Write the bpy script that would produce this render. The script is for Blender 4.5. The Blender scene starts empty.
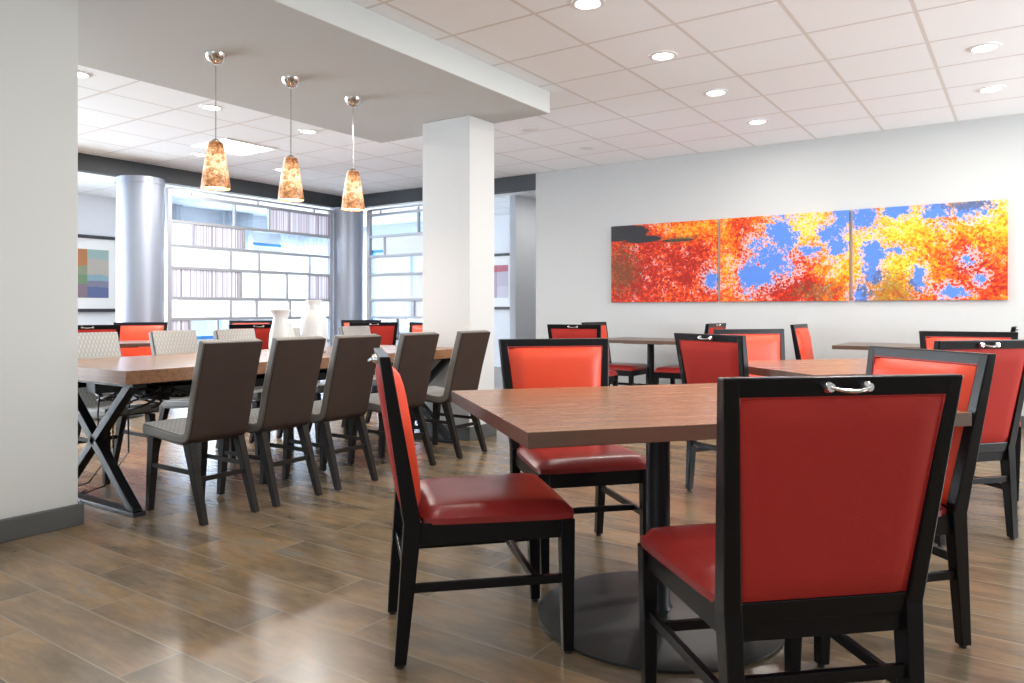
import bpy, bmesh, math, random
from mathutils import Vector, Matrix
random.seed(7)
SC = bpy.context.scene
COL = SC.collection
R = math.radians

# ------------------------------------------------------------------ camera
CAMH, F_PX, YAW = 1.07, 750.0, 34.5
cd = bpy.data.cameras.new('camera'); cam = bpy.data.objects.new('camera', cd); COL.objects.link(cam)
cam.location = (0, 0, CAMH); cam.rotation_euler = (R(90), 0, R(YAW))
cd.sensor_width = 36; cd.lens = F_PX / 1024 * 36; cd.shift_y = -31.5 / 1024; cd.clip_start = .05
SC.camera = cam
SN, CS = math.sin(R(YAW)), math.cos(R(YAW))

# ------------------------------------------------------------------ world, exposure
w = bpy.data.worlds.new('world'); SC.world = w; w.use_nodes = True
w.node_tree.nodes['Background'].inputs[0].default_value = (.80, .90, 1, 1)
w.node_tree.nodes['Background'].inputs[1].default_value = 1.1
SC.view_settings.view_transform = 'Standard'; SC.view_settings.look = 'None'
SC.view_settings.gamma = 1; SC.view_settings.use_curve_mapping = False
SC.view_settings.exposure = 0.54
SC.cycles.max_bounces = 8
SC.cycles.use_denoising = True

# room measures
WALL_Y, PART_X, CEIL, OUT_X, OUT_Y = 8.23, -8.84, 2.85, -12.0, 11.5
EAST_X, SOUTH_Y = 3.6, -3.2

def sun_window(name, loc, rot, sx, sy, power, colr):
    ld = bpy.data.lights.new(name, 'AREA'); ld.shape = 'RECTANGLE'; ld.size = sx; ld.size_y = sy
    ld.energy = power; ld.color = colr
    o = bpy.data.objects.new(name, ld); COL.objects.link(o); o.location = loc; o.rotation_euler = rot
    return o
# daylight standing outside the windows of the far room
sun_window('daylight', (OUT_X - .5, 8.95, 1.5), (0, R(-90), 0), 2.2, 5.0, 330, (.80, .90, 1))
sun_window('daylight', (-10.0, OUT_Y + .5, 1.5), (R(-90), 0, 0), 3.4, 2.2, 200, (.80, .90, 1))
# added daylight at made-up, unseen east and south windows, to brighten ceiling and room
sun_window('daylight', (EAST_X + .7, 6.0, 1.55), (0, R(90), 0), 2.0, 3.2, 270, (.92, .96, 1))
sun_window('daylight', (-.4, SOUTH_Y - .7, 1.55), (R(90), 0, 0), 5.6, 2.0, 14, (.92, .96, 1))
sun_window('daylight', (OUT_X - .5, .6, 1.5), (0, R(-90), 0), 2.2, 6.0, 1300, (.84, .92, 1))  # added behind unseen west windows, to brighten the left room and its ceiling
DOWN_W = 11.0        # watts of one downlight

def c2w(x, z):
    """camera ground frame (right, forward) -> world"""
    return (x * CS - z * SN, z * CS + x * SN)
def heading(hx, hz):
    a, b = c2w(hx, hz); return math.atan2(-a, b)

# ------------------------------------------------------------------ material helpers
def mat(name, col=(.8, .8, .8), rough=.5, metal=0, spec=.5, **k):
    m = bpy.data.materials.new(name); m.use_nodes = True
    b = m.node_tree.nodes['Principled BSDF']
    b.inputs['Base Color'].default_value = (*col, 1); b.inputs['Roughness'].default_value = rough
    b.inputs['Metallic'].default_value = metal; b.inputs['Specular IOR Level'].default_value = spec
    for a, v in k.items(): b.inputs[a.replace('_', ' ')].default_value = v
    m.diffuse_color = (*col, 1)
    return m
class NT:
    def __init__(s, m): s.t = m.node_tree; s.b = s.t.nodes.get('Principled BSDF')
    def n(s, ty, **k):
        x = s.t.nodes.new(ty)
        for a, v in k.items():
            if a.startswith('i_'):
                key = a[2:]; key = int(key) if key.isdigit() else key.replace('_', ' ')
                x.inputs[key].default_value = v
            else: setattr(x, a, v)
        return x
    def l(s, a, b): s.t.links.new(a, b)
    def math(s, op, a, b=None, c=None, clamp=False):
        x = s.t.nodes.new('ShaderNodeMath'); x.operation = op; x.use_clamp = clamp
        for i, v in enumerate((a, b, c)):
            if v is None: continue
            if isinstance(v, (int, float)): x.inputs[i].default_value = v
            else: s.l(v, x.inputs[i])
        return x.outputs[0]
    def mix(s, f, a, b, blend='MIX'):
        x = s.t.nodes.new('ShaderNodeMix'); x.data_type = 'RGBA'; x.blend_type = blend
        for i, v in ((0, f), (6, a), (7, b)):
            if isinstance(v, (int, float)): x.inputs[i].default_value = v
            elif isinstance(v, tuple): x.inputs[i].default_value = (*v, 1)
            else: s.l(v, x.inputs[i])
        return x.outputs[2]
    def ramp(s, f, pts, interp='LINEAR'):
        x = s.t.nodes.new('ShaderNodeValToRGB'); x.color_ramp.interpolation = interp
        e = x.color_ramp.elements
        while len(e) < len(pts): e.new(.5)
        for q, (p, c) in zip(e, pts): q.position = p; q.color = (*c, 1)
        s.l(f, x.inputs[0]); return x.outputs[0]
    def obj(s): return s.t.nodes.new('ShaderNodeTexCoord').outputs['Object']
    def mapping(s, v, scale=(1, 1, 1), loc=(0, 0, 0), rot=(0, 0, 0)):
        x = s.t.nodes.new('ShaderNodeMapping'); s.l(v, x.inputs[0])
        x.inputs['Location'].default_value = loc; x.inputs['Scale'].default_value = scale
        x.inputs['Rotation'].default_value = rot
        return x.outputs[0]
    def noise(s, v, sc, det=3, rough=.5, dist=0):
        x = s.n('ShaderNodeTexNoise', i_Scale=sc, i_Detail=det, i_Roughness=rough, i_Distortion=dist); s.l(v, x.inputs['Vector'])
        return x.outputs[0]
    def bump(s, h, strength=.2, dist=.01):
        x = s.n('ShaderNodeBump', i_Strength=strength, i_Distance=dist); s.l(h, x.inputs['Height']); s.l(x.outputs[0], s.b.inputs['Normal'])
    def base(s, c): s.l(c, s.b.inputs['Base Color'])
    def rough(s, c): s.l(c, s.b.inputs['Roughness'])

def plaster(name, col, rough=.75):
    m = mat(name, col, rough, spec=.3); t = NT(m); v = t.obj()
    t.bump(t.noise(v, 180, 3), .08, .002); return m

def floor_mat():
    m = mat('wood look plank tile', rough=.3); t = NT(m); v = t.obj()
    br = t.n('ShaderNodeTexBrick', offset=.37, offset_frequency=2, squash=1)
    br.inputs['Scale'].default_value = 1; br.inputs['Mortar Size'].default_value = .003
    br.inputs['Brick Width'].default_value = .92; br.inputs['Row Height'].default_value = .195
    br.inputs['Color1'].default_value = (0, 0, 0, 1); br.inputs['Color2'].default_value = (1, 1, 1, 1)
    br.inputs['Mortar'].default_value = (.5, .5, .5, 1); br.inputs['Mortar Smooth'].default_value = .1
    t.l(t.mapping(v, loc=(.0, .02, 0)), br.inputs['Vector'])
    sep = t.n('ShaderNodeSeparateColor'); t.l(br.outputs['Color'], sep.inputs[0]); rnd = sep.outputs[0]
    # offset grain per plank
    cmb = t.n('ShaderNodeCombineXYZ'); t.l(t.math('MULTIPLY', rnd, 7.3), cmb.inputs[0]); t.l(t.math('MULTIPLY', rnd, 3.1), cmb.inputs[2])
    va = t.n('ShaderNodeVectorMath', operation='ADD'); t.l(v, va.inputs[0]); t.l(cmb.outputs[0], va.inputs[1])
    vv = va.outputs[0]
    big = t.noise(t.mapping(vv, (1.1, 3.0, 1)), 1.9, 4, .6)
    fine = t.noise(t.mapping(vv, (2.6, 15, 1)), 2.4, 6, .68, .7)
    c1 = t.ramp(big, [(.30, (.115, .090, .060)), (.45, (.180, .138, .088)), (.57, (.250, .172, .098)), (.70, (.215, .188, .145))])
    c2 = t.ramp(rnd, [(0, (.84, .85, .86)), (.5, (.98, .96, .95)), (1, (1.18, 1.09, .98))])
    c = t.mix(1.0, c1, c2, 'MULTIPLY')
    c3 = t.ramp(fine, [(.3, (.70, .68, .66)), (.55, (1, 1, 1)), (.75, (1.2, 1.17, 1.13))])
    c = t.mix(.7, c, c3, 'MULTIPLY')
    c = t.mix(br.outputs['Fac'], c, (.26, .215, .15))
    t.base(c)
    t.rough(t.math('MULTIPLY_ADD', fine, .10, .20))
    t.bump(t.math('SUBTRACT', t.math('MULTIPLY', fine, .08), br.outputs['Fac']), .18, .0012)
    t.b.inputs['Specular IOR Level'].default_value = .55
    return m

def ceiling_mat():
    m = mat('mineral fibre ceiling tile', rough=.9, spec=.1); t = NT(m); v = t.obj()
    s = t.n('ShaderNodeSeparateXYZ'); t.l(v, s.inputs[0])
    def line(o, off):
        f = t.math('FRACT', t.math('DIVIDE', t.math('ADD', o, off), .63))
        return t.math('GREATER_THAN', t.math('ABSOLUTE', t.math('SUBTRACT', f, .5)), .5 - .019)
    g = t.math('MAXIMUM', line(s.outputs[0], .55 + .63 * 40), line(s.outputs[1], -.01 + .63 * 40))
    n = t.noise(v, 90, 4, .7)
    c = t.mix(t.math('MULTIPLY', n, .25), (.93, .965, .99), (.885, .92, .95))
    t.base(t.mix(g, c, (.74, .725, .70)))
    t.bump(t.math('SUBTRACT', t.math('MULTIPLY', n, .3), t.math('MULTIPLY', g, 1.5)), .4, .004)
    return m

def wood_mat(name, dark, mid, light, rough=.28, grain=26, edge=False):
    m = mat(name, mid, rough, spec=.4 if rough < .55 else .15); t = NT(m); v = t.obj()
    g = t.noise(t.mapping(v, (.9, grain, grain)), 1.4, 6, .65, .5)
    b = t.noise(t.mapping(v, (.6, 6, 6)), 1.1, 2)
    c = t.ramp(g, [(.25, dark), (.5, mid), (.75, light)])
    c = t.mix(t.math('MULTIPLY', b, .35), c, dark)
    t.base(c); t.rough(t.math('MULTIPLY_ADD', g, .12, rough - .06)); t.bump(g, .01, .0002)
    return m

def fabric_mat(name, c1, c2, scale=230, rough=.75):
    m = mat(name, c1, rough, spec=.15); t = NT(m); v = t.obj()
    s = t.n('ShaderNodeSeparateXYZ'); t.l(v, s.inputs[0])
    a = t.math('SINE', t.math('MULTIPLY', s.outputs[0], scale * 3)); b = t.math('SINE', t.math('MULTIPLY', s.outputs[2], scale * 3))
    k = t.math('MULTIPLY_ADD', t.math('MULTIPLY', a, b), .5, .5)
    n = t.noise(v, 14, 3)
    t.base(t.mix(t.math('MULTIPLY', k, .6), t.mix(t.math('MULTIPLY', n, .3), c1, c2), c2)); t.bump(k, .18, .001)
    return m
def vinyl_mat(name, c1, c2, rough=.34):
    m = mat(name, c1, rough, spec=.4); t = NT(m); v = t.obj()
    n = t.noise(v, 9, 3); t.base(t.mix(n, c1, c2)); t.bump(t.noise(v, 260, 3), .08, .001); t.rough(t.math('MULTIPLY_ADD', n, .1, rough - .05))
    return m
def quilt_mat():
    m = mat('diamond quilted light grey fabric', (.5, .49, .46), .7, spec=.25); t = NT(m); v = t.obj()
    s = t.n('ShaderNodeSeparateXYZ'); t.l(v, s.inputs[0])
    q = t.math('ADD', s.outputs[1], s.outputs[2])
    def ln(x):
        f = t.math('FRACT', t.math('MULTIPLY', x, 40)); return t.math('ABSOLUTE', t.math('SUBTRACT', f, .5))
    a = ln(t.math('ADD', t.math('ADD', s.outputs[0], 9), t.math('MULTIPLY', q, .62))); b = ln(t.math('SUBTRACT', t.math('ADD', s.outputs[0], 9), t.math('MULTIPLY', q, .62)))
    d = t.math('MAXIMUM', a, b)
    t.base(t.ramp(d, [(.30, (.56, .57, .56)), (.47, (.40, .405, .395))])); t.bump(t.math('MULTIPLY', d, -1), .35, .003)
    return m
def shade_mat():
    m = mat('mottled amber art glass', (.9, .6, .35), .35); t = NT(m); v = t.obj()
    n = t.noise(v, 34, 5, .75, .6); s = t.n('ShaderNodeSeparateXYZ'); t.l(v, s.inputs[0])
    z = s.outputs[2]   # 0 at the rim, .29 at the top
    mid = t.math('MULTIPLY', t.math('SUBTRACT', 1, t.math('MULTIPLY', t.math('ABSOLUTE', t.math('SUBTRACT', z, .15)), 6.2)), .25)
    f = t.math('ADD', n, mid)
    c = t.ramp(f, [(.42, (.06, .022, .01)), (.52, (.30, .11, .04)), (.64, (.55, .27, .11)), (.82, (.95, .74, .46))])
    t.base(c); t.l(c, t.b.inputs['Emission Color']); t.b.inputs['Emission Strength'].default_value = .62
    return m

def art_mat():
    m = mat('printed canvas of autumn leaves against blue sky', (.8, .3, .1), .55, spec=.2); t = NT(m)
    v = t.n('ShaderNodeNewGeometry').outputs['Position']
    s = t.n('ShaderNodeSeparateXYZ'); t.l(v, s.inputs[0])
    U = t.math('ADD', s.outputs[0], 4.17); V = t.math('SUBTRACT', s.outputs[2], 1.163)
    c = t.n('ShaderNodeCombineXYZ'); t.l(U, c.inputs[0]); t.l(V, c.inputs[1]); P = c.outputs[0]
    def blobs(lst):
        out = None
        for u, vv, ru, rv in lst:
            q = t.mapping(P, (1 / ru, 1 / rv, 1), (-u / ru, -vv / rv, 0))
            ln = t.n('ShaderNodeVectorMath', operation='LENGTH'); t.l(q, ln.inputs[0])
            k = t.math('SUBTRACT', 1, ln.outputs['Value'])
            out = k if out is None else t.math('MAXIMUM', out, k)
        return t.math('MAXIMUM', out, -1)
    n1 = t.noise(P, 5, 4, .6, .3); n2 = t.noise(P, 19, 4, .7, .5); n3 = t.noise(P, 60, 3, .7)
    wob = t.math('ADD', t.math('MULTIPLY', t.math('SUBTRACT', n1, .5), 4.2), t.math('ADD', t.math('MULTIPLY', t.math('SUBTRACT', n2, .5), 3.6), t.math('MULTIPLY', t.math('SUBTRACT', n3, .5), 1.4)))
    # leaf ground: red on the left to yellow on the right, patches of each
    yel = blobs([(2.2, .80, .33, .18), (2.64, .38, .22, .26), (3.25, .66, .30, .20), (3.12, .28, .36, .28), (3.9, .70, .28, .24), (1.40, .78, .12, .2), (1.05, .82, .3, .10), (1.42, .35, .10, .2), (2.85, .62, .22, .12)])
    red = blobs([(.35, .35, .8, .6), (1.0, .4, .5, .5), (2.15, .15, .55, .28), (1.5, .8, .3, .2), (3.75, .35, .34, .30), (3.5, .1, .3, .14)])
    h = t.math('ADD', t.math('MULTIPLY', t.math('SUBTRACT', yel, red), .23), t.math('MULTIPLY', wob, .20))
    cv = t.n('ShaderNodeTexVoronoi', feature='F1', i_Scale=46); t.l(P, cv.inputs['Vector']); cs = t.n('ShaderNodeSeparateColor'); t.l(cv.outputs['Color'], cs.inputs[0])
    h = t.math('ADD', h, t.math('MULTIPLY', t.math('SUBTRACT', cs.outputs[0], .5), .42))
    h = t.math('ADD', h, .47)
    leaf = t.ramp(h, [(.02, (.34, .02, .012)), (.20, (.70, .045, .015)), (.38, (.80, .12, .012)), (.58, (.84, .27, .015)), (.80, (.82, .45, .02)), (.97, (.84, .60, .09))])
    sky = blobs([(1.72, .28, .20, .16), (1.92, .48, .22, .20), (2.02, .72, .16, .22), (2.52, .70, .12, .18), (2.62, .88, .14, .14), (2.56, .56, .10, .12), (2.30, .52, .15, .07),
                 (2.80, .82, .15, .16), (3.12, .90, .12, .08), (2.90, .46, .12, .16), (2.90, .26, .1, .12), (3.48, .84, .13, .12), (2.80, .08, .1, .12), (3.70, .38, .07, .08), (3.58, .08, .12, .07), (3.10, .5, .1, .06), (1.26, .25, .09, .10), (3.7, .86, .2, .10), (3.30, .2, .08, .12), (3.82, .20, .06, .06)])
    sm = t.math('ADD', sky, t.math('ADD', t.math('MULTIPLY', wob, .62), t.math('MULTIPLY', t.math('SUBTRACT', cs.outputs[1], .5), .35)))
    sm = t.math('SUBTRACT', sm, t.math('MULTIPLY', t.math('GREATER_THAN', U, 2.7), .10))
    skyc = t.mix(t.math('SMOOTH_MIN', n2, 1, .1), (.10, .27, .80), (.30, .47, .86))
    pale = t.ramp(sm, [(0, (.58, .44, .48)), (.07, (.34, .40, .64)), (.18, (.09, .21, .62))])
    col = t.mix(t.math('MULTIPLY', t.math('ADD', sm, .03), 9, clamp=True), leaf, pale)
    # pale gaps between the leaves
    vo = t.n('ShaderNodeTexVoronoi', feature='F1', i_Scale=42); t.l(P, vo.inputs['Vector'])
    gap = t.math('MULTIPLY', t.math('GREATER_THAN', vo.outputs['Distance'], .56), t.math('LESS_THAN', t.math('ABSOLUTE', t.math('ADD', sm, .22)), .50))
    gap2 = t.math('GREATER_THAN', t.math('ADD', n3, t.math('MULTIPLY', n1, .5)), .99)
    col = t.mix(t.math('MULTIPLY', gap, .60), col, (.70, .50, .52))
    col = t.mix(t.math('MULTIPLY', gap2, .45), col, (.66, .55, .62))
    # dark twigs and the dark trunk
    dk = blobs([(.16, .83, .42, .12), (.42, .745, .30, .055), (.85, .71, .25, .022)])
    col = t.mix(t.math('MULTIPLY', t.math('ADD', t.math('ADD', dk, t.math('MULTIPLY', wob, .10)), -.12), 9, clamp=True), col, (.035, .035, .04))
    tw = t.n('ShaderNodeTexVoronoi', feature='DISTANCE_TO_EDGE', i_Scale=9); t.l(t.mapping(P, (1, 1, 1), (.3, .1, 0)), tw.inputs['Vector'])
    dzone = blobs([(.12, .38, .35, .40), (3.05, .10, .35, .24), (2.38, .10, .30, .14), (.9, .72, .3, .06), (3.7, .90, .3, .08)])
    tw2 = t.math('MULTIPLY', t.math('LESS_THAN', t.math('ADD', tw.outputs['Distance'], t.math('MULTIPLY', wob, .02)), .03), t.math('GREATER_THAN', dzone, .05))
    sp = t.math('MULTIPLY', t.math('GREATER_THAN', t.math('ADD', t.math('MULTIPLY', dzone, .3), n2), .62), t.math('GREATER_THAN', dzone, 0))
    col = t.mix(t.math('MULTIPLY', tw2, .45), col, (.10, .05, .03)); col = t.mix(t.math('MULTIPLY', sp, .6), col, (.10, .08, .03))
    t.base(col); return m

M = dict(
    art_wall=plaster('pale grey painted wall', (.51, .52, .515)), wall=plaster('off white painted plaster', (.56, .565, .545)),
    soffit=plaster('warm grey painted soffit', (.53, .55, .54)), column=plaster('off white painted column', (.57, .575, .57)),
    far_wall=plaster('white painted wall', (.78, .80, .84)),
    base=mat('charcoal vinyl baseboard', (.075, .078, .075), .5), band=mat('charcoal painted band', (.035, .04, .045), .55),
    floor=floor_mat(), ceil=ceiling_mat(),
    black=mat('black lacquered wood', (.004, .004, .005), .30, spec=.25), blackmetal=mat('black powder coated steel', (.006, .007, .009), .42, spec=.25),
    discm=mat('dark cast iron table base', (.013, .016, .016), .42, spec=.5),
    chrome=mat('polished chrome', (.75, .75, .75), .12, 1), nickel=mat('brushed nickel', (.62, .60, .58), .16, 1),
    silver=mat('satin silver cladding', (.30, .325, .385), .45, .6), alu=mat('brushed aluminium frame', (.40, .41, .44), .42, .6),
    red_f=vinyl_mat('bright red orange vinyl', (.80, .072, .020), (.68, .050, .016), .42), red_s=vinyl_mat('red leather vinyl seat', (.27, .024, .021), (.19, .017, .015), .30),
    red_b=fabric_mat('woven red fabric back', (.44, .034, .025), (.32, .022, .017)), piping=mat('red welt piping', (.42, .02, .02), .45),
    t_main=wood_mat('reddish brown laminate', (.235, .105, .045), (.315, .150, .068), (.375, .190, .092), .26, 14),
    t_edge=wood_mat('brown laminate edge', (.075, .042, .028), (.115, .066, .044), (.15, .09, .06), .4, 30),
    t_com=wood_mat('walnut veneer top', (.16, .075, .035), (.30, .155, .075), (.40, .23, .125), .25, 30),
    t_comedge=wood_mat('walnut veneer edge', (.11, .045, .018), (.22, .10, .045), (.30, .15, .07), .4, 40),
    t_grey=wood_mat('grey brown laminate', (.10, .085, .07), (.17, .14, .115), (.23, .19, .16), .35, 20),
    brownv=vinyl_mat('dark brown leather', (.036, .019, .014), (.026, .014, .011), .48), taupe=vinyl_mat('taupe leather edge', (.17, .152, .13), (.13, .116, .10), .55),
    legw=wood_mat('dark grey stained wood', (.009, .007, .006), (.016, .013, .011), (.026, .021, .018), .6, 20), quilt=quilt_mat(),
    vase=mat('glazed white ceramic', (.66, .67, .67), .3), white=mat('white painted metal', (.8, .8, .8), .5),
    shade=shade_mat(), cable=mat('black rubber cable', (.01, .01, .01), .5), art=art_mat(), canvas=mat('canvas edge', (.35, .16, .10), .8),
    dark=mat('black frame rail', (.03, .03, .035), .4), mat_white=mat('white picture mat', (.82, .82, .82), .7),  # dark: black rails of the framed paintings
    blue=mat('blue window mullion', (.06, .30, .62), .45), plastic=mat('white plastic', (.75, .75, .75), .5),
)
def emis(name, col, s):
    m = mat(name, col, .5); b = m.node_tree.nodes['Principled BSDF']
    b.inputs['Emission Color'].default_value = (*col, 1); b.inputs['Emission Strength'].default_value = s; return m
M['lamp'] = emis('lit lamp lens', (1, .98, .95), 9); M['bulb'] = emis('lit frosted bulb', (1, .9, .75), 6); M['troffer'] = emis('lit troffer diffuser', (1, 1, 1), 2.2)
def glass(name, tint, frost):
    m = bpy.data.materials.new(name); m.use_nodes = True; t = m.node_tree; t.nodes.clear()
    o = t.nodes.new('ShaderNodeOutputMaterial'); tr = t.nodes.new('ShaderNodeBsdfTransparent'); tr.inputs[0].default_value = (*tint, 1)
    if frost:
        a = t.nodes.new('ShaderNodeBsdfTranslucent'); a.inputs[0].default_value = (.93, .95, .97, 1)
        d = t.nodes.new('ShaderNodeBsdfDiffuse'); d.inputs[0].default_value = (.85, .86, .88, 1)
        x = t.nodes.new('ShaderNodeMixShader'); x.inputs[0].default_value = .35; t.links.new(a.outputs[0], x.inputs[1]); t.links.new(d.outputs[0], x.inputs[2])
        mx = t.nodes.new('ShaderNodeMixShader'); mx.inputs[0].default_value = frost; t.links.new(tr.outputs[0], mx.inputs[1]); t.links.new(x.outputs[0], mx.inputs[2])
    else:
        g = t.nodes.new('ShaderNodeBsdfGlossy'); g.inputs['Roughness'].default_value = .02
        mx = t.nodes.new('ShaderNodeMixShader'); mx.inputs[0].default_value = .07; t.links.new(tr.outputs[0], mx.inputs[1]); t.links.new(g.outputs[0], mx.inputs[2])
    t.links.new(mx.outputs[0], o.inputs[0]); return m
M['clear'] = glass('clear blue tinted glass', (.86, .92, .98), 0); M['frost'] = glass('frosted white glass', (1, 1, 1), .62)
M['semi'] = glass('pale translucent grey glass', (.95, .97, 1), .40); M['window'] = glass('window glass', (1, 1, 1), 0)
M['ribbed'] = glass('white glass with a vertical ribbed fabric layer', (1, 1, 1), .88)
_m = M['ribbed'].node_tree; _t = NT(M['ribbed']); _s = _t.n('ShaderNodeSeparateXYZ'); _t.l(_t.obj(), _s.inputs[0])
_x = _t.noise(_t.mapping(_t.math('ADD', _s.outputs[0], _s.outputs[1]), (1, 1, 1)), 30, 2)
_c = _t.ramp(_x, [(.40, (.36, .31, .36)), (.58, (.82, .80, .84))])
for _n in _m.nodes:
    if _n.type in ('BSDF_TRANSLUCENT', 'BSDF_DIFFUSE'): _t.l(_c, _n.inputs[0])
M['curtain'] = glass('sheer white curtain fabric', (1, 1, 1), .85)

# ------------------------------------------------------------------ mesh helpers
class MB:
    def __init__(s): s.bm = bmesh.new()
    def quadbox(s, a, b):
        """two rings of four points -> closed box"""
        va = [s.bm.verts.new(p) for p in a]; vb = [s.bm.verts.new(p) for p in b]
        s.bm.faces.new(va[::-1]); s.bm.faces.new(vb)
        for i in range(4): s.bm.faces.new((va[i], va[(i + 1) % 4], vb[(i + 1) % 4], vb[i]))
        return s
    def box(s, x0, x1, y0, y1, z0, z1):
        return s.quadbox([(x0, y0, z0), (x1, y0, z0), (x1, y1, z0), (x0, y1, z0)], [(x0, y0, z1), (x1, y0, z1), (x1, y1, z1), (x0, y1, z1)])
    def post(s, p0, p1, w0, d0, w1, d1):
        """tapered upright: rectangular sections w (x) by d (y) at p0 and p1"""
        def r(p, w, d): return [(p[0] - w / 2, p[1] - d / 2, p[2]), (p[0] + w / 2, p[1] - d / 2, p[2]), (p[0] + w / 2, p[1] + d / 2, p[2]), (p[0] - w / 2, p[1] + d / 2, p[2])]
        return s.quadbox(r(p0, w0, d0), r(p1, w1, d1))
    def bar(s, p0, p1, w, h):
        """horizontal or sloping bar: w sideways, h up"""
        p0, p1 = Vector(p0), Vector(p1); d = (p1 - p0).normalized(); up = Vector((0, 0, 1))
        if abs(d.z) > .95: up = Vector((0, 1, 0))
        sd = d.cross(up).normalized() * w / 2; u = sd.cross(d).normalized() * h / 2
        r = lambda p: [p - sd - u, p + sd - u, p + sd + u, p - sd + u]
        return s.quadbox(r(p0), r(p1))
    def lathe(s, prof, c=(0, 0, 0), n=32, cap=True):
        rings = []
        for r, z in prof: rings.append([s.bm.verts.new((c[0] + r * math.cos(6.28318 * i / n), c[1] + r * math.sin(6.28318 * i / n), c[2] + z)) for i in range(n)])
        for a, b in zip(rings, rings[1:]):
            for i in range(n): s.bm.faces.new((a[i], a[(i + 1) % n], b[(i + 1) % n], b[i]))
        if cap: s.bm.faces.new(rings[0][::-1]); s.bm.faces.new(rings[-1])
        return s
    def tube(s, pts, r, n=8):
        pts = [Vector(p) for p in pts]; rings = []
        for i, p in enumerate(pts):
            d = (pts[min(i + 1, len(pts) - 1)] - pts[max(i - 1, 0)]).normalized()
            u = d.cross(Vector((0, 0, 1)) if abs(d.z) < .9 else Vector((1, 0, 0))).normalized(); v = d.cross(u)
            rr = r[i] if isinstance(r, (list, tuple)) else r
            rings.append([s.bm.verts.new(p + (u * math.cos(6.28318 * k / n) + v * math.sin(6.28318 * k / n)) * rr) for k in range(n)])
        for a, b in zip(rings, rings[1:]):
            for k in range(n): s.bm.faces.new((a[k], a[(k + 1) % n], b[(k + 1) % n], b[k]))
        s.bm.faces.new(rings[0][::-1]); s.bm.faces.new(rings[-1]); return s
    def prism(s, prof, x0, x1):
        """profile in (y,z) extruded along x"""
        a = [s.bm.verts.new((x0, y, z)) for y, z in prof]; b = [s.bm.verts.new((x1, y, z)) for y, z in prof]
        s.bm.faces.new(a); s.bm.faces.new(b[::-1]); n = len(prof)
        for i in range(n): s.bm.faces.new((a[(i + 1) % n], a[i], b[i], b[(i + 1) % n]))
        return s
    def build(s, name, m, parent=None, bevel=0, smooth=False, seg=2):
        bmesh.ops.recalc_face_normals(s.bm, faces=s.bm.faces)
        me = bpy.data.meshes.new(name); s.bm.to_mesh(me); s.bm.free(); me.materials.append(m)
        if smooth:
            me.polygons.foreach_set('use_smooth', [True] * len(me.polygons))
            me.set_sharp_from_angle(angle=R(40))
        o = bpy.data.objects.new(name, me); COL.objects.link(o); o.parent = parent
        if bevel:
            md = o.modifiers.new('bevel', 'BEVEL'); md.width = bevel; md.segments = seg; md.limit_method = 'ANGLE'; md.angle_limit = R(35)
        return o
def tag(o, label, cat, group=None, kind=None):
    o['label'] = label; o['category'] = cat
    if group: o['group'] = group
    if kind: o['kind'] = kind
    return o
def empty(name, label, cat, loc=(0, 0, 0), rz=0, group=None):
    o = bpy.data.objects.new(name, None); COL.objects.link(o); o.location = loc; o.rotation_euler = (0, 0, rz); o.empty_display_size = .1
    return tag(o, label, cat, group)
def struct(o, label=None):
    o['kind'] = 'structure'
    if label: o['label'] = label
    return o
def copy_tree(o, parent=None):
    c = o.copy(); COL.objects.link(c); c.parent = parent
    for ch in [x for x in bpy.data.objects if x.parent == o]: copy_tree(ch, c)
    return c

# ------------------------------------------------------------------ the setting
B = lambda *a: MB().box(*a)
struct(B(OUT_X - .2, EAST_X, SOUTH_Y, OUT_Y + .2, -.1, 0).build('floor', M['floor']), 'brown wood-look plank tile floor')
struct(B(OUT_X - .2, EAST_X + .2, SOUTH_Y - .2, OUT_Y + .2, CEIL, CEIL + .12).build('ceiling', M['ceil']), 'white suspended tile ceiling')
struct(B(-5.28, EAST_X + .2, WALL_Y, WALL_Y + .16, 0, CEIL).build('wall_north', M['art_wall']), 'pale grey wall that carries the three leaf canvases')
EX = EAST_X
struct(MB().box(EX, EX + .2, SOUTH_Y, 4.3, 0, CEIL).box(EX, EX + .2, 7.7, WALL_Y, 0, CEIL).box(EX, EX + .2, 4.3, 7.7, 0, .55).box(EX, EX + .2, 4.3, 7.7, 2.55, CEIL).build('wall_east', M['wall']))
struct(MB().box(PART_X, -3.2, SOUTH_Y - .2, SOUTH_Y, 0, CEIL).box(2.4, EX, SOUTH_Y - .2, SOUTH_Y, 0, CEIL).box(-3.2, 2.4, SOUTH_Y - .2, SOUTH_Y, 0, .55).box(-3.2, 2.4, SOUTH_Y - .2, SOUTH_Y, 2.55, CEIL).build('wall_south', M['wall']))
f = MB()
for k in range(4): f.box(EX + .06, EX + .12, 4.3 + 1.113 * k, 4.36 + 1.113 * k, .55, 2.55)
f.box(EX + .06, EX + .12, 4.3, 7.7, .55, .61).box(EX + .06, EX + .12, 4.3, 7.7, 2.49, 2.55)
struct(f.build('window_8', M['alu']))  # unseen east window, added so that daylight reaches the ceiling
f = MB()
for k in range(5): f.box(-3.2 + 1.385 * k, -3.14 + 1.385 * k, SOUTH_Y - .12, SOUTH_Y - .06, .55, 2.55)
f.box(-3.2, 2.4, SOUTH_Y - .12, SOUTH_Y - .06, .55, .61).box(-3.2, 2.4, SOUTH_Y - .12, SOUTH_Y - .06, 2.49, 2.55)
struct(f.build('window_9', M['alu']))  # unseen window behind the camera, added to let in weak fill light
struct(B(OUT_X - .2, PART_X, SOUTH_Y - .2, SOUTH_Y, 0, CEIL).build('wall_south_far', M['far_wall']))
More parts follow.
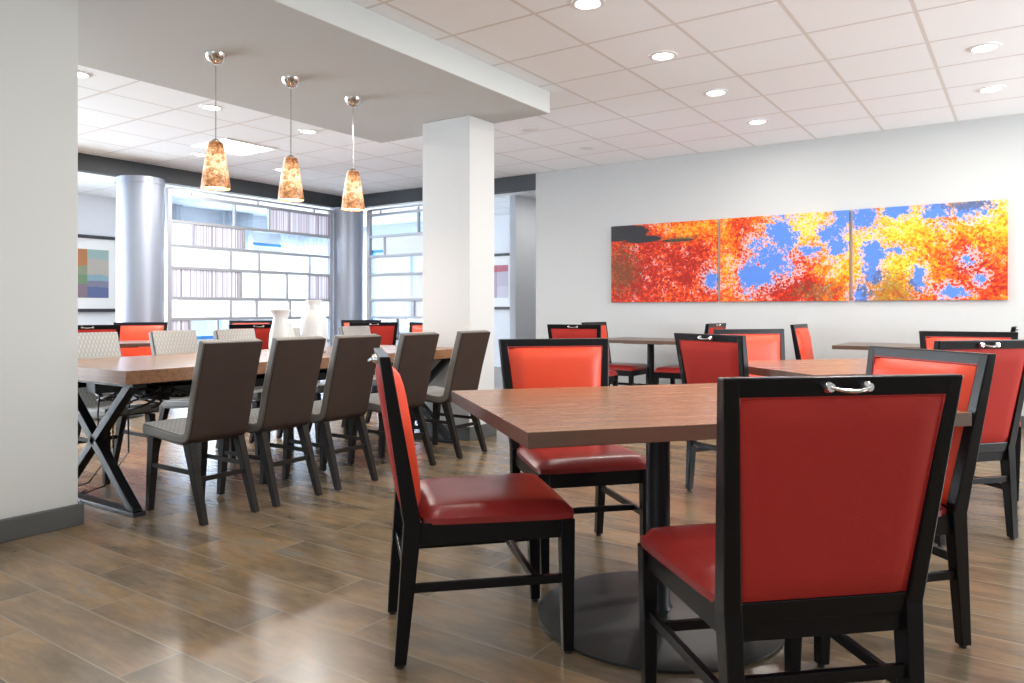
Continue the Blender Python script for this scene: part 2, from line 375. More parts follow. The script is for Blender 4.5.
struct(B(-5.28, EAST_X, WALL_Y - .015, WALL_Y, 0, .11).build('baseboard_north', M['base'], bevel=.004))
struct(B(-6.64, -6.53, 9.6, OUT_Y, 0, CEIL).build('wall_stub', M['far_wall']), 'grey end of a short wall beyond the opening')
# soffit, columns
struct(B(-5.11, -3.21, SOUTH_Y, 5.22, 2.67, CEIL).build('ceiling_soffit', M['soffit'], bevel=.006), 'dropped grey soffit over the communal table')
struct(B(-4.28, -3.77, 4.87, 5.22, 0, 2.67).build('wall_column', M['column'], bevel=.006), 'square off-white column standing behind the communal table')
struct(MB().box(-4.295, -3.755, 4.855, 5.235, 0, .11).build('baseboard_column', M['base'], bevel=.004))
struct(B(-4.35, -3.90, .9, 1.857, 0, 2.67).build('wall_column_near', M['wall'], bevel=.006), 'off-white column at the left edge of the photo')
struct(B(-4.37, -3.88, .88, 1.877, 0, .105).build('baseboard_column_near', M['base'], bevel=.004))
# dark header bands over the partitions
struct(B(PART_X - .12, PART_X, 1.0, WALL_Y + .12, 2.655, CEIL).build('trim_1', M['band']), 'charcoal band above the left screen')
struct(B(PART_X, -5.28, WALL_Y, WALL_Y + .12, 2.655, CEIL).build('trim_2', M['band']), 'charcoal band above the back screen')
# silver round columns
def round_column(x, y, r, lab):
    o = MB().lathe([(r, 0), (r, 2.585), (r + .010, 2.585), (r + .010, 2.61), (r, 2.61), (r, 2.66)], (x, y, 0), 48).build('wall_round_column', M['silver'], smooth=True)
    return struct(o, lab)
round_column(PART_X - .02, 4.94, .265, 'round silver column between the painting and the left screen')
round_column(PART_X - .02, WALL_Y + .05, .26, 'round silver column in the corner between the two screens')

# outer walls with windows
def outer_wall(axis, lo, hi, solid, name, wins):
    """axis 'x': wall in plane x=OUT_X running along y; 'y': plane y=OUT_Y running along x"""
    def bx(mb, a, b, z0, z1, d0=0, d1=.2):
        if axis == 'x': mb.box(OUT_X - d1, OUT_X - d0, a, b, z0, z1)
        else: mb.box(a, b, OUT_Y + d0, OUT_Y + d1, z0, z1)
    mb = MB(); bx(mb, lo, hi, 2.35, CEIL); bx(mb, lo, hi, 0, .55)
    edges = [lo] + [e for a in wins for e in a] + [hi]
    for i in range(0, len(edges), 2):
        if edges[i + 1] - edges[i] > .01: bx(mb, edges[i], edges[i + 1], .55, 2.35)
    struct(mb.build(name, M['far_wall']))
    for k, (a, b) in enumerate(wins):
        f = MB(); n = max(1, round((b - a) / 1.1))
        for z in (.55, 1.25, 2.29): bx(f, a, b, z, z + .06, .05, .12)
        for j in range(n + 1):
            q = a + (b - a - .07) * j / n; bx(f, q, q + .07, .55, 2.35, .05, .12)
        fo = struct(f.build('window_%d' % (k + (1 if axis == 'x' else 5)), M['blue']))
        g = MB(); bx(g, a, b, .6, 2.3, .08, .09); g.build('glass', M['window'], fo)
outer_wall('x', SOUTH_Y, OUT_Y, 0, 'wall_west', [(-2.6, .4), (.7, 3.6), (6.75, 8.3), (8.6, 11.2)])  # first two windows are unseen, added to light the left room
outer_wall('y', OUT_X, -4.0, 0, 'wall_far_north', [(-11.6, -9.3)])
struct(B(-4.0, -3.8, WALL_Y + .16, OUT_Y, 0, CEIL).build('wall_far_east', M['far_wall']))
# sheer curtains
def curtain(a, b, axis, lab, z0=.002, z1=2.849):
    mb = MB(); n = int((b - a) / .02); top = []; bot = []
    for i in range(n + 1):
        q = a + (b - a) * i / n; off = .035 * math.sin(i * 1.05) + .012 * math.sin(i * .37)
        p = (OUT_X + .14 + off, q) if axis == 'x' else (q, OUT_Y - .14 + off)
        top.append(mb.bm.verts.new((*p, z1))); bot.append(mb.bm.verts.new((*p, z0)))
    for i in range(n): mb.bm.faces.new((bot[i], bot[i + 1], top[i + 1], top[i]))
    o = mb.build('sheer_curtain', M['curtain'], smooth=True)
    md = o.modifiers.new('solid', 'SOLIDIFY'); md.thickness = .002
    tag(o, lab, 'curtain', 'sheer curtains at the far windows')
curtain(6.55, 7.35, 'x', 'sheer white curtain at the left end of the far windows')
curtain(8.1, 8.75, 'x', 'sheer white curtain between the two far windows, behind the screen')
curtain(9.4, 10.9, 'x', 'wide sheer white curtain at the right of the far windows')

# ------------------------------------------------------------------ partition screens
def u2y(u):   # pixel column -> y on the left partition plane
    s = (u - 512) / F_PX; return PART_X * (CS + s * SN) / (s * CS - SN)
def u2x(u):   # pixel column -> x on the back partition plane
    s = (u - 512) / F_PX; return WALL_Y * (s * CS - SN) / (CS + s * SN)
ROWS = [2.52, 2.19, 1.885, 1.605, 1.22, .955, .60, .08]
def screen(name, lab, axis, lo, hi, rows, cells, kinds):
    t = empty(name, lab, 'screen', (PART_X - .03, (lo + hi) / 2, 0) if axis == 'x' else ((lo + hi) / 2, WALL_Y + .05, 0), 0, 'block pattern glass screens')
    cx, cy = t.location.x, t.location.y
    def bx(mb, a, b, z0, z1, d):
        if axis == 'x': mb.box(-d, d, a - cy, b - cy, z0, z1)
        else: mb.box(a - cx, b - cx, -d, d, z0, z1)
        return mb
    f = MB(); wd = .030
    for z in rows: bx(f, lo, hi, z - wd / 2 * 1.3, z + wd / 2 * 1.3, .025)
    bx(f, lo - .03, lo + .03, 0, 2.60, .03); bx(f, hi - .03, hi + .03, 0, 2.60, .03)
    bx(f, lo, hi, 2.585, 2.61, .03)
    for q in (.12, .5, .88): bx(f, lo + (hi - lo) * q - .012, lo + (hi - lo) * q + .012, 2.5, 2.6, .012)
    for r, cuts in enumerate(cells):
        for c in cuts: bx(f, c - wd / 2, c + wd / 2, rows[r + 1], rows[r], .024)
    f.build('frame', M['alu'], t, bevel=.003, seg=1)
    for r, cuts in enumerate(cells):
        ed = [lo] + list(cuts) + [hi]
        for i in range(len(ed) - 1):
            k = kinds[r][i % len(kinds[r])]
            nm, mm = {'c': ('clear_pane', 'clear'), 'f': ('frosted_pane', 'frost'), 's': ('translucent_pane', 'semi'), 'r': ('ribbed_pane', 'ribbed')}[k]
            bx(MB(), ed[i] + .012, ed[i + 1] - .012, rows[r + 1] + .015, rows[r] - .015, .004).build(nm, M[mm], t)
cx5 = lambda x: u2y(60 + x / 3.531)
screen('room_divider', 'silver framed block-pattern glass screen between the two round columns', 'x', u2y(170), u2y(331.5), ROWS,
       [[cx5(620), cx5(742)], [cx5(472), cx5(652)], [cx5(605), cx5(705), cx5(885)], [cx5(642), cx5(708), cx5(805), cx5(882)], [cx5(605), cx5(697), cx5(815)], [cx5(460), cx5(560), cx5(760)], [cx5(500), cx5(700), cx5(850)]],
       ['ccr', 'src', 'sffc', 'rffsr', 'sfff', 'rccc', 'cccc'])
cx6 = lambda x: u2x(330 + x / 3.531)
XEND = -6.35
screen('room_divider', 'silver framed block-pattern glass screen between the corner column and the square column', 'y', u2x(367), XEND, ROWS,
       [[cx6(305)], [cx6(185), cx6(335)], [cx6(400)], [cx6(325)], [cx6(290), cx6(420)], [cx6(230)], [cx6(300)]],
       ['ccc', 'cfs', 'sf', 'fsf', 'sfs', 'cc', 'cc'])

# ------------------------------------------------------------------ wall pictures
for k, (x0, x1, lab) in enumerate(((-4.17, -2.854, 'red autumn leaf canvas with dark branch, nearest the far corner'), (-2.82, -1.489, 'middle leaf canvas with diagonal strip of blue sky'), (-1.456, -.148, 'yellow and orange leaf canvas, rightmost on the grey wall'))):
    t = empty('canvas_print', lab, 'picture', ((x0 + x1) / 2, WALL_Y, 1.163), 0, 'autumn leaf triptych')
    h = (x1 - x0) / 2
    B(-h, h, -.036, -.002, 0, .921).build('canvas', M['art'], t, bevel=.003)
def framed(loc, rz, wd, ht, cols, lab, gname=None):
    t = empty('framed_painting', lab, 'painting', loc, rz, gname)     # faces local -y
    for q in (0, ht - .05): B(-wd / 2, wd / 2, -.05, -.002, q, q + .05).build('frame_rail', M['dark'], t, bevel=.003)
    B(-wd / 2 + .01, wd / 2 - .01, -.03, -.002, .05, ht - .05).build('picture_mat', M['mat_white'], t)
    m0 = None; g = MB(); x0, x1, z0, z1 = -wd / 2 + .10, wd / 2 - .10, .22, ht - .22
    o = MB().box(x0, x1, -.036, -.03, z0, z1).build('painted_sheet', mat('abstract landscape paint', (.4, .4, .4), .5), t)
    tn = NT(o.data.materials[0]); v = tn.obj(); s = tn.n('ShaderNodeSeparateXYZ'); tn.l(v, s.inputs[0])
    n = tn.noise(v, 5, 3)
    zz = tn.math('DIVIDE', tn.math('SUBTRACT', tn.math('ADD', s.outputs[2], tn.math('MULTIPLY_ADD', n, .1, -.05)), z0), z1 - z0)
    a = tn.ramp(zz, cols[0], 'CONSTANT'); b = tn.ramp(zz, cols[1], 'CONSTANT')
    tn.base(tn.mix(tn.math('GREATER_THAN', s.outputs[0], cols[2]), a, b))
    return t
framed((OUT_X + .001, 5.68, 1.04), R(90), 1.15, 1.19,
       ([(0, (.22, .16, .20)), (.28, (.16, .26, .14)), (.48, (.25, .28, .18)), (.66, (.42, .17, .06))], [(0, (.10, .13, .27)), (.22, (.20, .20, .28)), (.36, (.22, .36, .42)), (.48, (.42, .39, .34)), (.8, (.30, .42, .41))], .15),
       'abstract blue, green and orange painting with white mat beside the round column')
framed((-8.42, OUT_Y - .001, 1.08), 0, 1.1, 1.05,
       ([(0, (.35, .30, .38)), (.78, (.40, .08, .10))], [(0, (.55, .52, .60)), (.35, (.48, .42, .50)), (.8, (.42, .10, .14))], .2),
       'dark red framed painting seen through the gap right of the square column')

# ------------------------------------------------------------------ banquet chair (origin on the floor, faces +y)
def pad(name, m, parent, corners, nrm, bulge, thick, n=12, pw=4, pipe=False, rc=0):
    """cushion over a quad: corners bl, br, tr, tl; nrm = outward direction"""
    bl, br, tr, tl = [Vector(c) for c in corners]; nv = Vector(nrm).normalized(); mb = MB(); g = []
    for j in range(n + 1):
        row = []
        for i in range(n + 1):
            u0, v0 = i / n, j / n
            u = .5 + (u0 - .5) * (1 - rc * abs(2 * v0 - 1) ** 8); v = .5 + (v0 - .5) * (1 - rc * abs(2 * u0 - 1) ** 8)
            p = (bl * (1 - u) + br * u) * (1 - v) + (tl * (1 - u) + tr * u) * v
            e = (1 - abs(2 * u0 - 1) ** pw) * (1 - abs(2 * v0 - 1) ** pw)
            row.append(mb.bm.verts.new(p + nv * (thick * (.55 if e <= 0 else 1) + bulge * max(e, 0) ** .6)))
        g.append(row)
    for j in range(n):
        for i in range(n): mb.bm.faces.new((g[j][i], g[j][i + 1], g[j + 1][i + 1], g[j + 1][i]))
    rim = [g[0][i] for i in range(n + 1)] + [g[j][n] for j in range(1, n + 1)] + [g[n][i] for i in range(n - 1, -1, -1)] + [g[j][0] for j in range(n - 1, 0, -1)]
    back = []
    for vtx in rim:
        k = vtx.co - nv * (thick * .55); back.append(mb.bm.verts.new(k))
    for i in range(len(rim)): mb.bm.faces.new((rim[i], back[i], back[(i + 1) % len(rim)], rim[(i + 1) % len(rim)]))
    mb.bm.faces.new(back)
    o = mb.build(name, m, parent, smooth=True)
    if pipe:
        q = [c + nv * thick * .6 for c in (bl, br, tr, tl, bl)]; pm = MB()
        for a, b in zip(q, q[1:]): pm.tube([a, b], .0035, 6)
        pm.build('piping', M['piping'], o, smooth=True)
    return o
def make_banquet():
    t = empty('dining_chair', 'x', 'chair')
    K = M['black']
    zb0, zt = .40, .934
    yb = lambda z: -.225 - .085 * max(0, (z - .42)) / .514          # back post line leans backwards
    hw = lambda z: .212 + .040 * max(0, (z - .42)) / .514            # half width at post centre
    # legs
    for s in (-1, 1):
        
        lg = MB().post((s * .205, -.262, .010), (s * .212, -.225, .44), .032, .036, .042, .054).build('rear_leg', K, t, bevel=.003)
        MB().lathe([(.012, 0), (.012, .012)], (s * .205, -.262, 0), 10).build('glide', M['cable'], lg)
    for s in (-1, 1):
        
        lg = MB().post((s * .214, .256, .010), (s * .220, .250, .424), .032, .034, .046, .046).build('front_leg', K, t, bevel=.003)
        MB().lathe([(.012, 0), (.012, .012)], (s * .214, .256, 0), 10).build('glide', M['cable'], lg)
    # apron under the seat
    a = MB(); a.box(-.21, .21, .238, .266, .365, .425).box(-.20, .20, -.238, -.212, .365, .425)
    for s in (-1, 1): a.quadbox([(s * .205 - .013, -.225, .365), (s * .205 + .013, -.225, .365), (s * .217 + .013, .253, .365), (s * .217 - .013, .253, .365)], [(s * .205 - .013, -.225, .43), (s * .205 + .013, -.225, .43), (s * .217 + .013, .253, .43), (s * .217 - .013, .253, .43)])
    a.build('apron', K, t, bevel=.002)
    for s in (-1, 1): MB().bar((s * .207, -.245, .235), (s * .216, .254, .235), .018, .026).build('stretcher', K, t, bevel=.002)
    MB().bar((-.212, .15, .24), (.212, .15, .24), .018, .024).build('stretcher', K, t, bevel=.002)
    MB().bar((-.206, -.243, .28), (.206, -.243, .28), .018, .028).build('stretcher', K, t, bevel=.002)
    # back frame
    f = MB()
    for s in (-1, 1): f.post((s * hw(.42), yb(.42), .42), (s * hw(zt), yb(zt), zt), .040, .052, .036, .032)
    f.quadbox([(-hw(.89), yb(.89) - .016, .890), (hw(.89), yb(.89) - .016, .890), (hw(.89), yb(.89) + .016, .890), (-hw(.89), yb(.89) + .016, .890)],
              [(-hw(zt), yb(zt) - .016, zt), (hw(zt), yb(zt) - .016, zt), (hw(zt), yb(zt) + .016, zt), (-hw(zt), yb(zt) + .016, zt)])
    f.quadbox([(-hw(.42), yb(.42) - .018, .405), (hw(.42), yb(.42) - .018, .405), (hw(.42), yb(.42) + .018, .405), (-hw(.42), yb(.42) + .018, .405)],
              [(-hw(.46), yb(.46) - .018, .453), (hw(.46), yb(.46) - .018, .453), (hw(.46), yb(.46) + .018, .453), (-hw(.46), yb(.46) + .018, .453)])
    f.build('back_frame', K, t, bevel=.004)
    ia, ib = .448, .895
    def c(z, s, off): return (s * (hw(z) - .017), yb(z) + off, z)
    nb = Vector((0, -1, -.168)).normalized(); nf = -nb
    o1 = pad('back_cushion', M['red_f'], t, [c(ia, 1, .004), c(ia, -1, .004), c(ib, -1, .004), c(ib, 1, .004)], nf, .032, .016, 14, 5, True); o1['label'] = 'bright red vinyl front cushion'
    o2 = pad('back_panel', M['red_b'], t, [c(ia, -1, -.004), c(ia, 1, -.004), c(ib, 1, -.004), c(ib, -1, -.004)], nb, .010, .014, 14, 8, True); o2['label'] = 'woven dark red back panel'
    # seat
    pad('seat', M['red_s'], t, [(-.222, -.205, .425), (.222, -.205, .425), (.248, .282, .425), (-.248, .282, .425)], (0, 0, 1), .022, .034, 16, 5, rc=.05)
    # handle
    h = MB(); y = yb(.912) - .016; zz = .913
    for s in (-1, 1):
        q = MB(); h.tube([(s * .043, y, zz), (s * .043, y - .006, zz), (s * .043, y - .016, zz)], [.013, .013, .009], 12)
    h.tube([(x, y - .015 - .012 * (1 - (x / .043) ** 2), zz - .007 * (1 - (x / .043) ** 2)) for x in [-.043 + .0086 * i for i in range(11)]], [.003 + .0012 * (1 - abs(i - 5) / 5) for i in range(11)], 8)
    o = h.build('handle', M['chrome'], t, smooth=True); o['label'] = 'small chrome pull handle'
    return t
proto = make_banquet(); used = [False]
def chair(ox, oy, rz, label, group):
    o = proto if not used[0] else copy_tree(proto); used[0] = True
    o.location = (ox, oy, 0); o.rotation_euler = (0, 0, rz); o['label'] = label; o['group'] = group; return o
def chair_c(x, z, hx, hz, label, group):
    a, b = c2w(x, z); return chair(a, b, heading(hx, hz), label, group)
G1 = 'red chairs around the front table'; G2 = 'red chairs around the second table'; G3 = 'red chairs at the wall tables'; G4 = 'red chairs in the room on the left'
chair_c(.632, 1.855, -.165, .986, 'black framed chair seen from behind with dark red back, nearest to the camera', G1)
chair_c(-.122, 2.50, .975, .21, 'black and red chair seen side-on, left of the front table', G1)
chair_c(.275, 3.26, .24, -.97, 'red chair facing the camera across the front table', G1)
chair_c(1.13, 2.52, -.975, -.23, 'red chair with bluish shining frame at the right end of the front table', G1)
chair_c(1.38, 4.40, .87, .49, 'red chair seen from behind, left end of the second table', G2)
chair_c(1.76, 5.07, .20, -.98, 'red chair facing the camera beyond the second table', G2)
chair_c(2.07, 3.70, -.25, .968, 'red chair seen from behind with chrome handle at the right photo edge', G2)
chair_c(2.74, 4.50, -.50, -.87, 'red chair facing the camera partly hidden behind the rightmost handled chair', G2)

# ------------------------------------------------------------------ square-edged pedestal tables
def table(name, lab, cx, cy, rz, L, D, h, th, base_xy, disc, topm, edgem, colw=.083, group=None):
    t = empty(name, lab, 'table', (cx, cy, 0), rz, group)
    top = MB().box(-L / 2, L / 2, -D / 2, D / 2, h - th, h).build('tabletop', topm, t, bevel=.002)
    top.data.materials.append(edgem)
    for p in top.data.polygons:
        if abs(p.normal.z) < .5: p.material_index = 1
    bx, by = base_xy
    B(bx - .22, bx + .22, by - .22, by + .22, h - th - .012, h - th).build('mounting_plate', M['blackmetal'], t)
    MB().lathe([(colw / 2 + .012, .03), (colw / 2, .05), (colw / 2, h - th - .012)], (bx, by, 0), 28).build('column', M['blackmetal'], t, smooth=True)
    MB().lathe([(disc - .006, 0), (disc, .006), (disc, .012), (disc - .03, .018), (disc * .55, .026), (disc * .2, .034), (.05, .036)], (bx, by, 0), 64).build('base_disc', M['discm'], t, smooth=True)
    return t
def table_cam(name, lab, fx, fz, deg, L, D, h, th, base_cam, *a, **k):
    """fx,fz = near corner in the camera ground frame, deg = turn of its long edge"""
    rt = Vector((math.cos(R(deg)), math.sin(R(deg)))); bk = Vector((-rt.y, rt.x)); c = Vector((fx, fz)) + rt * L / 2 + bk * D / 2
    cx, cy = c2w(*c)
    b = Vector(base_cam) - c if base_cam else Vector((0, 0))
    return table(name, lab, cx, cy, R(deg) + R(YAW), L, D, h, th, (b.dot(rt), b.dot(bk)), *a, **k)
table_cam('dining_table', 'reddish brown table with thick edge in the foreground, on a round dark base', .04, 1.93, 15.5, 1.43, 1.035, .755, .043, (.51, 2.62), .42, M['t_main'], M['t_edge'], group='wood laminate dining tables')
table_cam('dining_table', 'second wood laminate dining table, right behind the front one', 1.467, 3.63, 14.5, 1.40, 1.0, .755, .043, None, .40, M['t_main'], M['t_edge'], group='wood laminate dining tables')
table('wall_table', 'small brown table against the grey wall under the left canvas', -3.36, 7.54, 0, 1.05, .8, .755, .035, (0, 0), .28, M['t_grey'], M['t_edge'], .075, 'tables along the grey wall')
table('wall_table', 'small brown table against the grey wall under the right canvas', -.93, 7.54, 0, 1.02, .8, .755, .035, (0, 0), .28, M['t_grey'], M['t_edge'], .075, 'tables along the grey wall')
chair(-3.72, 7.50, R(-90), 'red chair facing right at the left end of the left wall table', G3)
chair(-2.93, 7.50, R(90), 'red chair at the right end of the left wall table', G3)
chair(-3.56, 6.45, R(8), 'red chair with handle seen from behind, in front of the left wall table', G3)
chair(-1.50, 7.50, R(-90), 'red chair standing side-on at the left end of the right wall table', G3)
chair(-.40, 7.50, R(90), 'red chair at the right end of the right wall table, only its top showing', G3)

# ------------------------------------------------------------------ communal table
X0, X1, Y0, Y1 = -4.95, -3.76, 2.02, 4.84
t = empty('communal_table', 'long walnut communal table on black X-shaped steel legs', 'table', ((X0 + X1) / 2, (Y0 + Y1) / 2, 0))
hx, hy = (X1 - X0) / 2, (Y1 - Y0) / 2
top = B(-hx, hx, -hy, hy, .69, .76).build('tabletop', M['t_com'], t, bevel=.002)
top.data.materials.append(M['t_comedge'])
for p in top.data.polygons:
    if abs(p.normal.z) < .5: p.material_index = 1
for yy in (-hy + .09, hy - .14):
    f = MB(); f.box(-hx + .30, hx - .03, yy - .035, yy + .035, 0, .022).box(-hx + .05, hx - .03, yy - .035, yy + .035, .668, .69)
    f.bar((-hx + .33, yy, .01), (hx - .10, yy, .68), .05, .045); f.bar((hx - .06, yy, .01), (-hx + .33, yy, .68), .05, .05)
    f.build('cross_leg', M['blackmetal'], t, bevel=.003)
B(-.05, .05, -hy + .12, hy - .17, .60, .668).build('under_rail', M['blackmetal'], t, bevel=.003)
B(-.42, -.36, -hy + .12, hy - .17, .60, .668).build('under_rail', M['blackmetal'], t, bevel=.003)
B(-.42, .05, -1.0, .9, .55, .63).build('cable_tray', M['blackmetal'], t, bevel=.004)
# bundle of cables under the near end
cb = MB()
for k in range(14):
    pts = []; ph = random.random() * 6; r0 = .05 + .05 * random.random()
    cx0, cy0 = -.05 + random.uniform(-.25, .2), -hy + .35 + random.uniform(-.05, .3)
    for i in range(19):
        a = i / 18 * 9 + ph; pts.append((cx0 + r0 * 1.6 * math.cos(a), cy0 + r0 * math.sin(a) + .006 * i, .60 - .10 * abs(math.sin(a * .5 + k)) + .004 * i))
    cb.tube(pts, .007, 6)
for k in range(3):
    x = -.25 + k * .17; cb.tube([(x, -hy + .3, .60), (x + .03, -hy + .27, .45), (x - .02, -hy + .3, .25), (x - .10, -hy + .2, .06), (x - .2, -hy + .1, .012), (x - .3, -hy + .2, .012)], .005, 6)
tag(cb.build('cable_bundle', M['cable'], None, smooth=True), 'tangle of black cables hanging under the near end of the communal table', 'cables').location = t.location

def make_shell_chair():
    t = empty('upholstered_chair', 'x', 'chair'); W = .174
    outer = [(.30, .412), (.0, .385), (-.075, .388), (-.125, .415), (-.150, .48), (-.185, .62), (-.225, .76), (-.268, .905)]   # (y,z) underside / rear
    n = len(outer)
    def off(prof, d):
        out = []
        for i, p in enumerate(prof):
            a, b = Vector(prof[max(i - 1, 0)]), Vector(prof[min(i + 1, len(prof) - 1)]); tn = (b - a).normalized(); nn = Vector((-tn.y, tn.x)) * -1
            out.append(tuple(Vector(p) + nn * d * (1 if True else 1)))
        return out
    def sub(prof, k=5):      # catmull-rom
        P = [Vector(p) for p in prof]; P = [P[0] * 2 - P[1]] + P + [P[-1] * 2 - P[-2]]; out = []
        for i in range(1, len(P) - 2):
            for j in range(k):
                q = j / k; a, b, c, d = P[i - 1], P[i], P[i + 1], P[i + 2]
                out.append(tuple(.5 * ((2 * b) + (c - a) * q + (2 * a - 5 * b + 4 * c - d) * q * q + (3 * b - a - 3 * c + d) * q ** 3)))
        out.append(tuple(P[-2])); return out
    O = sub(outer); sgn = 1
    inner = off(O, .058)
    if inner[len(inner) // 2][0] < O[len(O) // 2][0]: inner = off(O, -.058)
    mid = [tuple((Vector(a) * .86 + Vector(b) * .14)) for a, b in zip(O, inner)]
    inq = [tuple((Vector(a) * .08 + Vector(b) * .92)) for a, b in zip(O, inner)]
    MB().prism(O + mid[::-1], -W + .006, W - .006).build('back_shell', M['brownv'], t, bevel=.003)['label'] = 'smooth dark brown leather outer shell'
    MB().prism(mid + inq[::-1], -W, W).build('side_panel', M['taupe'], t, bevel=.008)['label'] = 'taupe leather edge'
    MB().prism(inq + inner[::-1], -W + .006, W - .006).build('cushion', M['quilt'], t, bevel=.003)['label'] = 'diamond quilted light grey fabric'
    for s in (-1, 1): MB().post((s * .150, -.225, .004), (s * .143, -.085, .40), .032, .034, .040, .060).build('rear_leg', M['legw'], t, bevel=.003)
    for s in (-1, 1): MB().post((s * .150, .265, .004), (s * .143, .235, .40), .032, .034, .042, .058).build('front_leg', M['legw'], t, bevel=.003)
    MB().bar((-.15, -.152, .215), (.15, -.152, .215), .016, .024).build('stretcher', M['legw'], t, bevel=.002)
    for s in (-1, 1): MB().bar((s * .153, -.135, .25), (s * .153, .25, .25), .016, .022).build('stretcher', M['legw'], t, bevel=.002)
    return t
p2 = make_shell_chair(); first = True
near_l = ['brown-backed communal chair nearest the camera, first of the near row', 'brown-backed communal chair, second from the left in the near row', 'brown-backed communal chair, middle of the near row', 'brown-backed communal chair, fourth in the near row', 'brown-backed communal chair at the far end of the near row, by the square column']
opp_l = ['quilted pale grey chair across the communal table, cut by the left column', 'quilted pale grey chair across the communal table, second from the left', 'quilted pale grey chair across the communal table, left of the white vases', 'quilted pale grey chair across the communal table, right behind the white vases', 'quilted pale grey chair across the communal table, far end of its row']
for i in range(5):
    o = p2 if first else copy_tree(p2); first = False
    o.location = (-3.59, [2.35, 2.78, 3.235, 3.79, 4.385][i], 0); o.rotation_euler = (0, 0, R(90) + R([0, 1, -1, 0, 0][i])); o['label'] = near_l[i]; o['group'] = 'near row of chairs at the communal table'
for i in range(5):
    o = copy_tree(p2); o.location = (-4.915, [2.53, 3.115, 3.63, 4.20, 4.91][i], 0); o.rotation_euler = (0, 0, R(-90)); o['label'] = opp_l[i]; o['group'] = 'far row of chairs at the communal table'

# vases
def vase(prof, x, y, lab):
    o = MB().lathe(prof, (0, 0, 0), 36).build('vase', M['vase'], smooth=True); o.location = (x, y, .76); tag(o, lab, 'vase', 'white ceramic vases on the communal table')
vase([(.075, 0), (.092, .01), (.095, .05), (.095, .22), (.088, .26), (.060, .30), (.048, .32), (.050, .36), (.056, .375), (.056, .385), (.048, .385), (.044, .33)], -4.35, 3.74, 'tallest white bottle-shaped vase with rounded shoulders')
vase([(.060, 0), (.076, .01), (.080, .06), (.074, .14), (.056, .21), (.050, .25), (.056, .285), (.072, .31), (.068, .312), (.046, .26)], -4.35, 3.44, 'white vase with flared rim, left of the tallest vase')
vase([(.030, 0), (.045, .01), (.052, .05), (.048, .10), (.030, .15), (.024, .19), (.030, .215), (.026, .216), (.018, .18)], -4.45, 3.60, 'small slim white vase standing between the two larger ones')
vase([(.030, 0), (.050, .015), (.054, .05), (.044, .09), (.028, .11), (.030, .13), (.024, .13)], -4.22, 3.60, 'short squat white vase in front of the other vases')

# ------------------------------------------------------------------ lamps
PENDS = [(-4.19, 2.82, 'mottled amber glass pendant lamp, leftmost and largest in view'), (-4.20, 3.41, 'mottled amber glass pendant lamp in the middle of the three'), (-4.21, 4.0, 'mottled amber glass pendant lamp nearest the square column')]
for x, y, lab in PENDS:
    t = empty('pendant_lamp', lab, 'lamp', (x, y, 1.83), 0, 'pendant lamps over the communal table')
    MB().lathe([(.010, .778), (.022, .782), (.044, .796), (.058, .815), (.064, .832), (.066, .84)], n=32).build('ceiling_canopy', M['nickel'], t, smooth=True)
    MB().tube([(0, 0, .29), (0, 0, .77)], .004, 8).build('rod', M['nickel'], t, smooth=True)
    sh = MB().lathe([(.086, 0), (.088, .01), (.076, .10), (.060, .20), (.047, .275), (.042, .29), (.036, .29), (.044, .27), (.056, .20), (.072, .10), (.083, .01), (.086, 0)], n=40, cap=False).build('lamp_shade', M['shade'], t, smooth=True)
    MB().lathe([(.020, .265), (.030, .275), (.030, .295), (.012, .31)], n=24).build('shade_cap', M['nickel'], t, smooth=True)
    MB().lathe([(.004, .10), (.028, .115), (.034, .15), (.026, .19), (.014, .23), (.014, .27)], n=20).build('bulb', M['bulb'], t, smooth=True)
    ld = bpy.data.lights.new('pendant_light', 'POINT'); ld.energy = 5; ld.color = (1, .85, .65); ld.shadow_soft_size = .04
    lo = bpy.data.objects.new('light', ld); COL.objects.link(lo); lo.parent = t; lo.location = (0, 0, .03)

def downlight(x, y, lab, group, lit=True, power=DOWN_W, light=True):
    t = empty('downlight', lab, 'ceiling light', (x, y, CEIL), 0, group)
    MB().lathe([(.098, -.001), (.098, -.006), (.075, -.010), (.070, -.004)], n=32, cap=False).build('trim_ring', M['white'], t, smooth=True)
    MB().lathe([(.001, -.004), (.070, -.004), (.070, -.002)], n=32, cap=False).build('lens', M['lamp' if lit else 'plastic'], t)
    if lit and light:
        ld = bpy.data.lights.new('downlight', 'AREA'); ld.shape = 'DISK'; ld.size = .14; ld.energy = power; ld.color = (1, .965, .91)
        lo = bpy.data.objects.new('light', ld); COL.objects.link(lo); lo.parent = t; lo.location = (0, 0, -.014)
ROW_LABELS = {(-2.1, 3.83): 'lit ceiling downlight cut by the top edge of the photo', (-2.1, 4.92): 'lit ceiling downlight in the diagonal row left of the canvases, second from the top',
    (-2.1, 6.0): 'lit ceiling downlight in the diagonal row, third from the top', (-2.1, 7.15): 'lit ceiling downlight nearest the grey wall in the diagonal row above the middle canvas',
    (-.24, 6.0): 'lit ceiling downlight at the right photo edge, upper one of two', (-.24, 7.15): 'lit ceiling downlight at the right photo edge, lower one nearest the wall'}
for i, x in enumerate((-2.1, -.24, 1.62)):
    for j, y in enumerate((-1.6, .55, 1.65, 2.75, 3.83, 4.92, 6.0, 7.15)):
        if x > 0 and j % 2: continue
        downlight(x, y, ROW_LABELS.get((x, y), 'lit ceiling downlight outside the frame of the photo'), 'ceiling downlights over the dining tables' if (x, y) in ROW_LABELS else 'downlights out of frame', power=DOWN_W * (1.0 if y > 3 else .35))
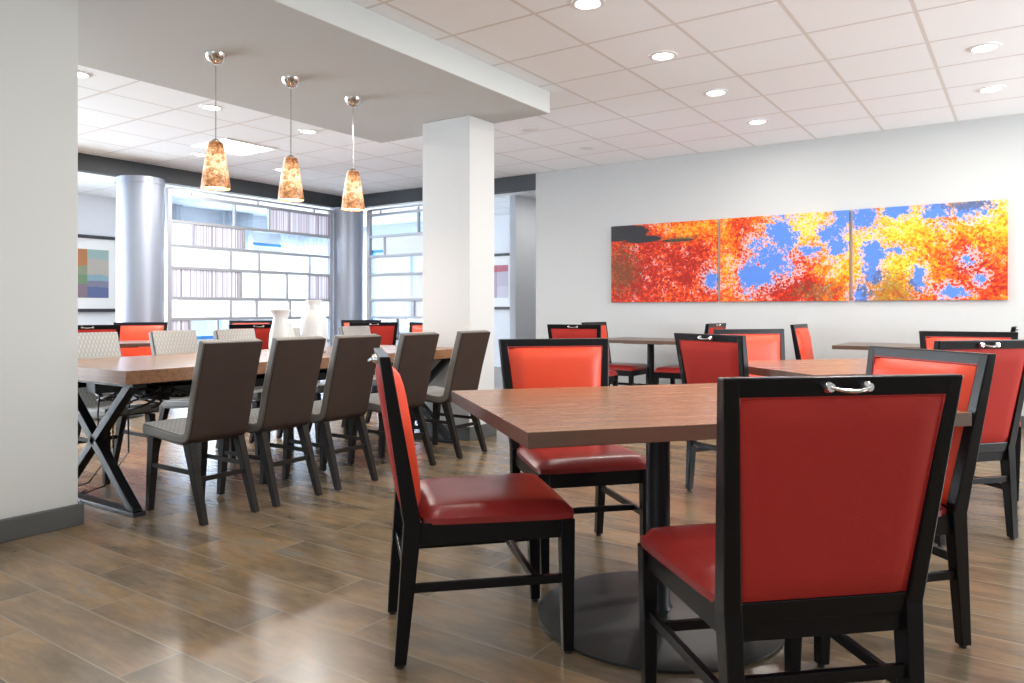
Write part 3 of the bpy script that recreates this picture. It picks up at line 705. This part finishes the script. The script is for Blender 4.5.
for x, y, lab in ((-5.9, 3.93, 'lit downlight just left of the leftmost pendant rod'), (-5.9, 5.0, 'lit downlight between the middle and right pendant rods'), (-7.79, 5.05, 'lit downlight beside the leftmost pendant shade'), (-7.79, 6.17, 'lit downlight beside the middle pendant shade'), (-5.9, 2.8, 'lit downlight touching the edge of the left column')):
    downlight(x, y, lab, 'downlights in the room on the left', power=DOWN_W * 1.6)
downlight(-4.05, 6.2, 'unlit round ceiling fitting just right of the soffit corner', 'unlit ceiling fittings', False)
downlight(-3.99, 7.25, 'unlit round ceiling fitting near the grey wall corner', 'unlit ceiling fittings', False)
for x, y, lab in ((-10.3, 6.0, 'lit downlight in the far room seen through the top left pane of the screen'), (-10.3, 8.2, 'lit downlight in the far room behind the middle of the left screen'), (-10.3, 10.2, 'lit downlight in the far room behind the corner column'), (-5.7, 9.9, 'lit downlight added unseen in the far room above the gap, to brighten the short wall')): downlight(x, y, lab, 'downlights beyond the screens', power=DOWN_W * .6)  # last downlight is unseen, added to lift the dark short wall
t = empty('ceiling_panel_light', 'flat lit white square ceiling panel beside the leftmost pendant', 'ceiling light', (-7.13, 5.03, CEIL))
MB().box(-.30, .30, -.30, .30, -.010, -.001).build('diffuser', M['troffer'], t)
MB().box(-.315, .315, -.315, -.30, -.014, -.001).box(-.315, .315, .30, .315, -.014, -.001).box(-.315, -.30, -.30, .30, -.014, -.001).box(.30, .315, -.30, .30, -.014, -.001).build('frame', M['white'], t)
ld = bpy.data.lights.new('panel', 'AREA'); ld.size = .58; ld.energy = 40; lo = bpy.data.objects.new('light', ld); COL.objects.link(lo); lo.parent = t; lo.location = (0, 0, -.02)

# ------------------------------------------------------------------ room on the left: red chairs and tables
chair_c(-4.02, 7.05, -.56, .83, 'red chair with handle seen from behind, cut by the left column', G4)
chair_c(-3.98, 8.05, .45, -.89, 'red chair facing the camera in front of the left round column', G4)
chair_c(-2.62, 7.55, -.50, .86, 'red chair with handle seen from behind, below the left screen', G4)
chair_c(-1.64, 8.60, -.35, .94, 'dark red chair with handle seen from behind, below the corner column', G4)
chair_c(-2.00, 9.95, .20, -.98, 'red chair facing the camera, behind the handled chair by the corner column', G4)
chair_c(-.96, 8.15, -.2, -.98, 'red chair facing the camera, just left of the square column', G4)
chair_c(-3.35, 9.6, .3, -.95, 'small dark chair far back below the left screen', G4)
for x, y, tr, lab in ((-7.58, 3.95, -28.7, 'laminate table in the left room beside the left round column'), (-6.95, 5.02, -25, 'laminate table in the left room below the left screen'), (-6.74, 6.60, -40, 'laminate table in the left room near the corner column')):
    table('cafe_table', lab, x, y, R(tr), .72, .72, .745, .035, (0, 0), .28, M['t_grey'], M['t_edge'], .075, 'small tables in the room on the left')
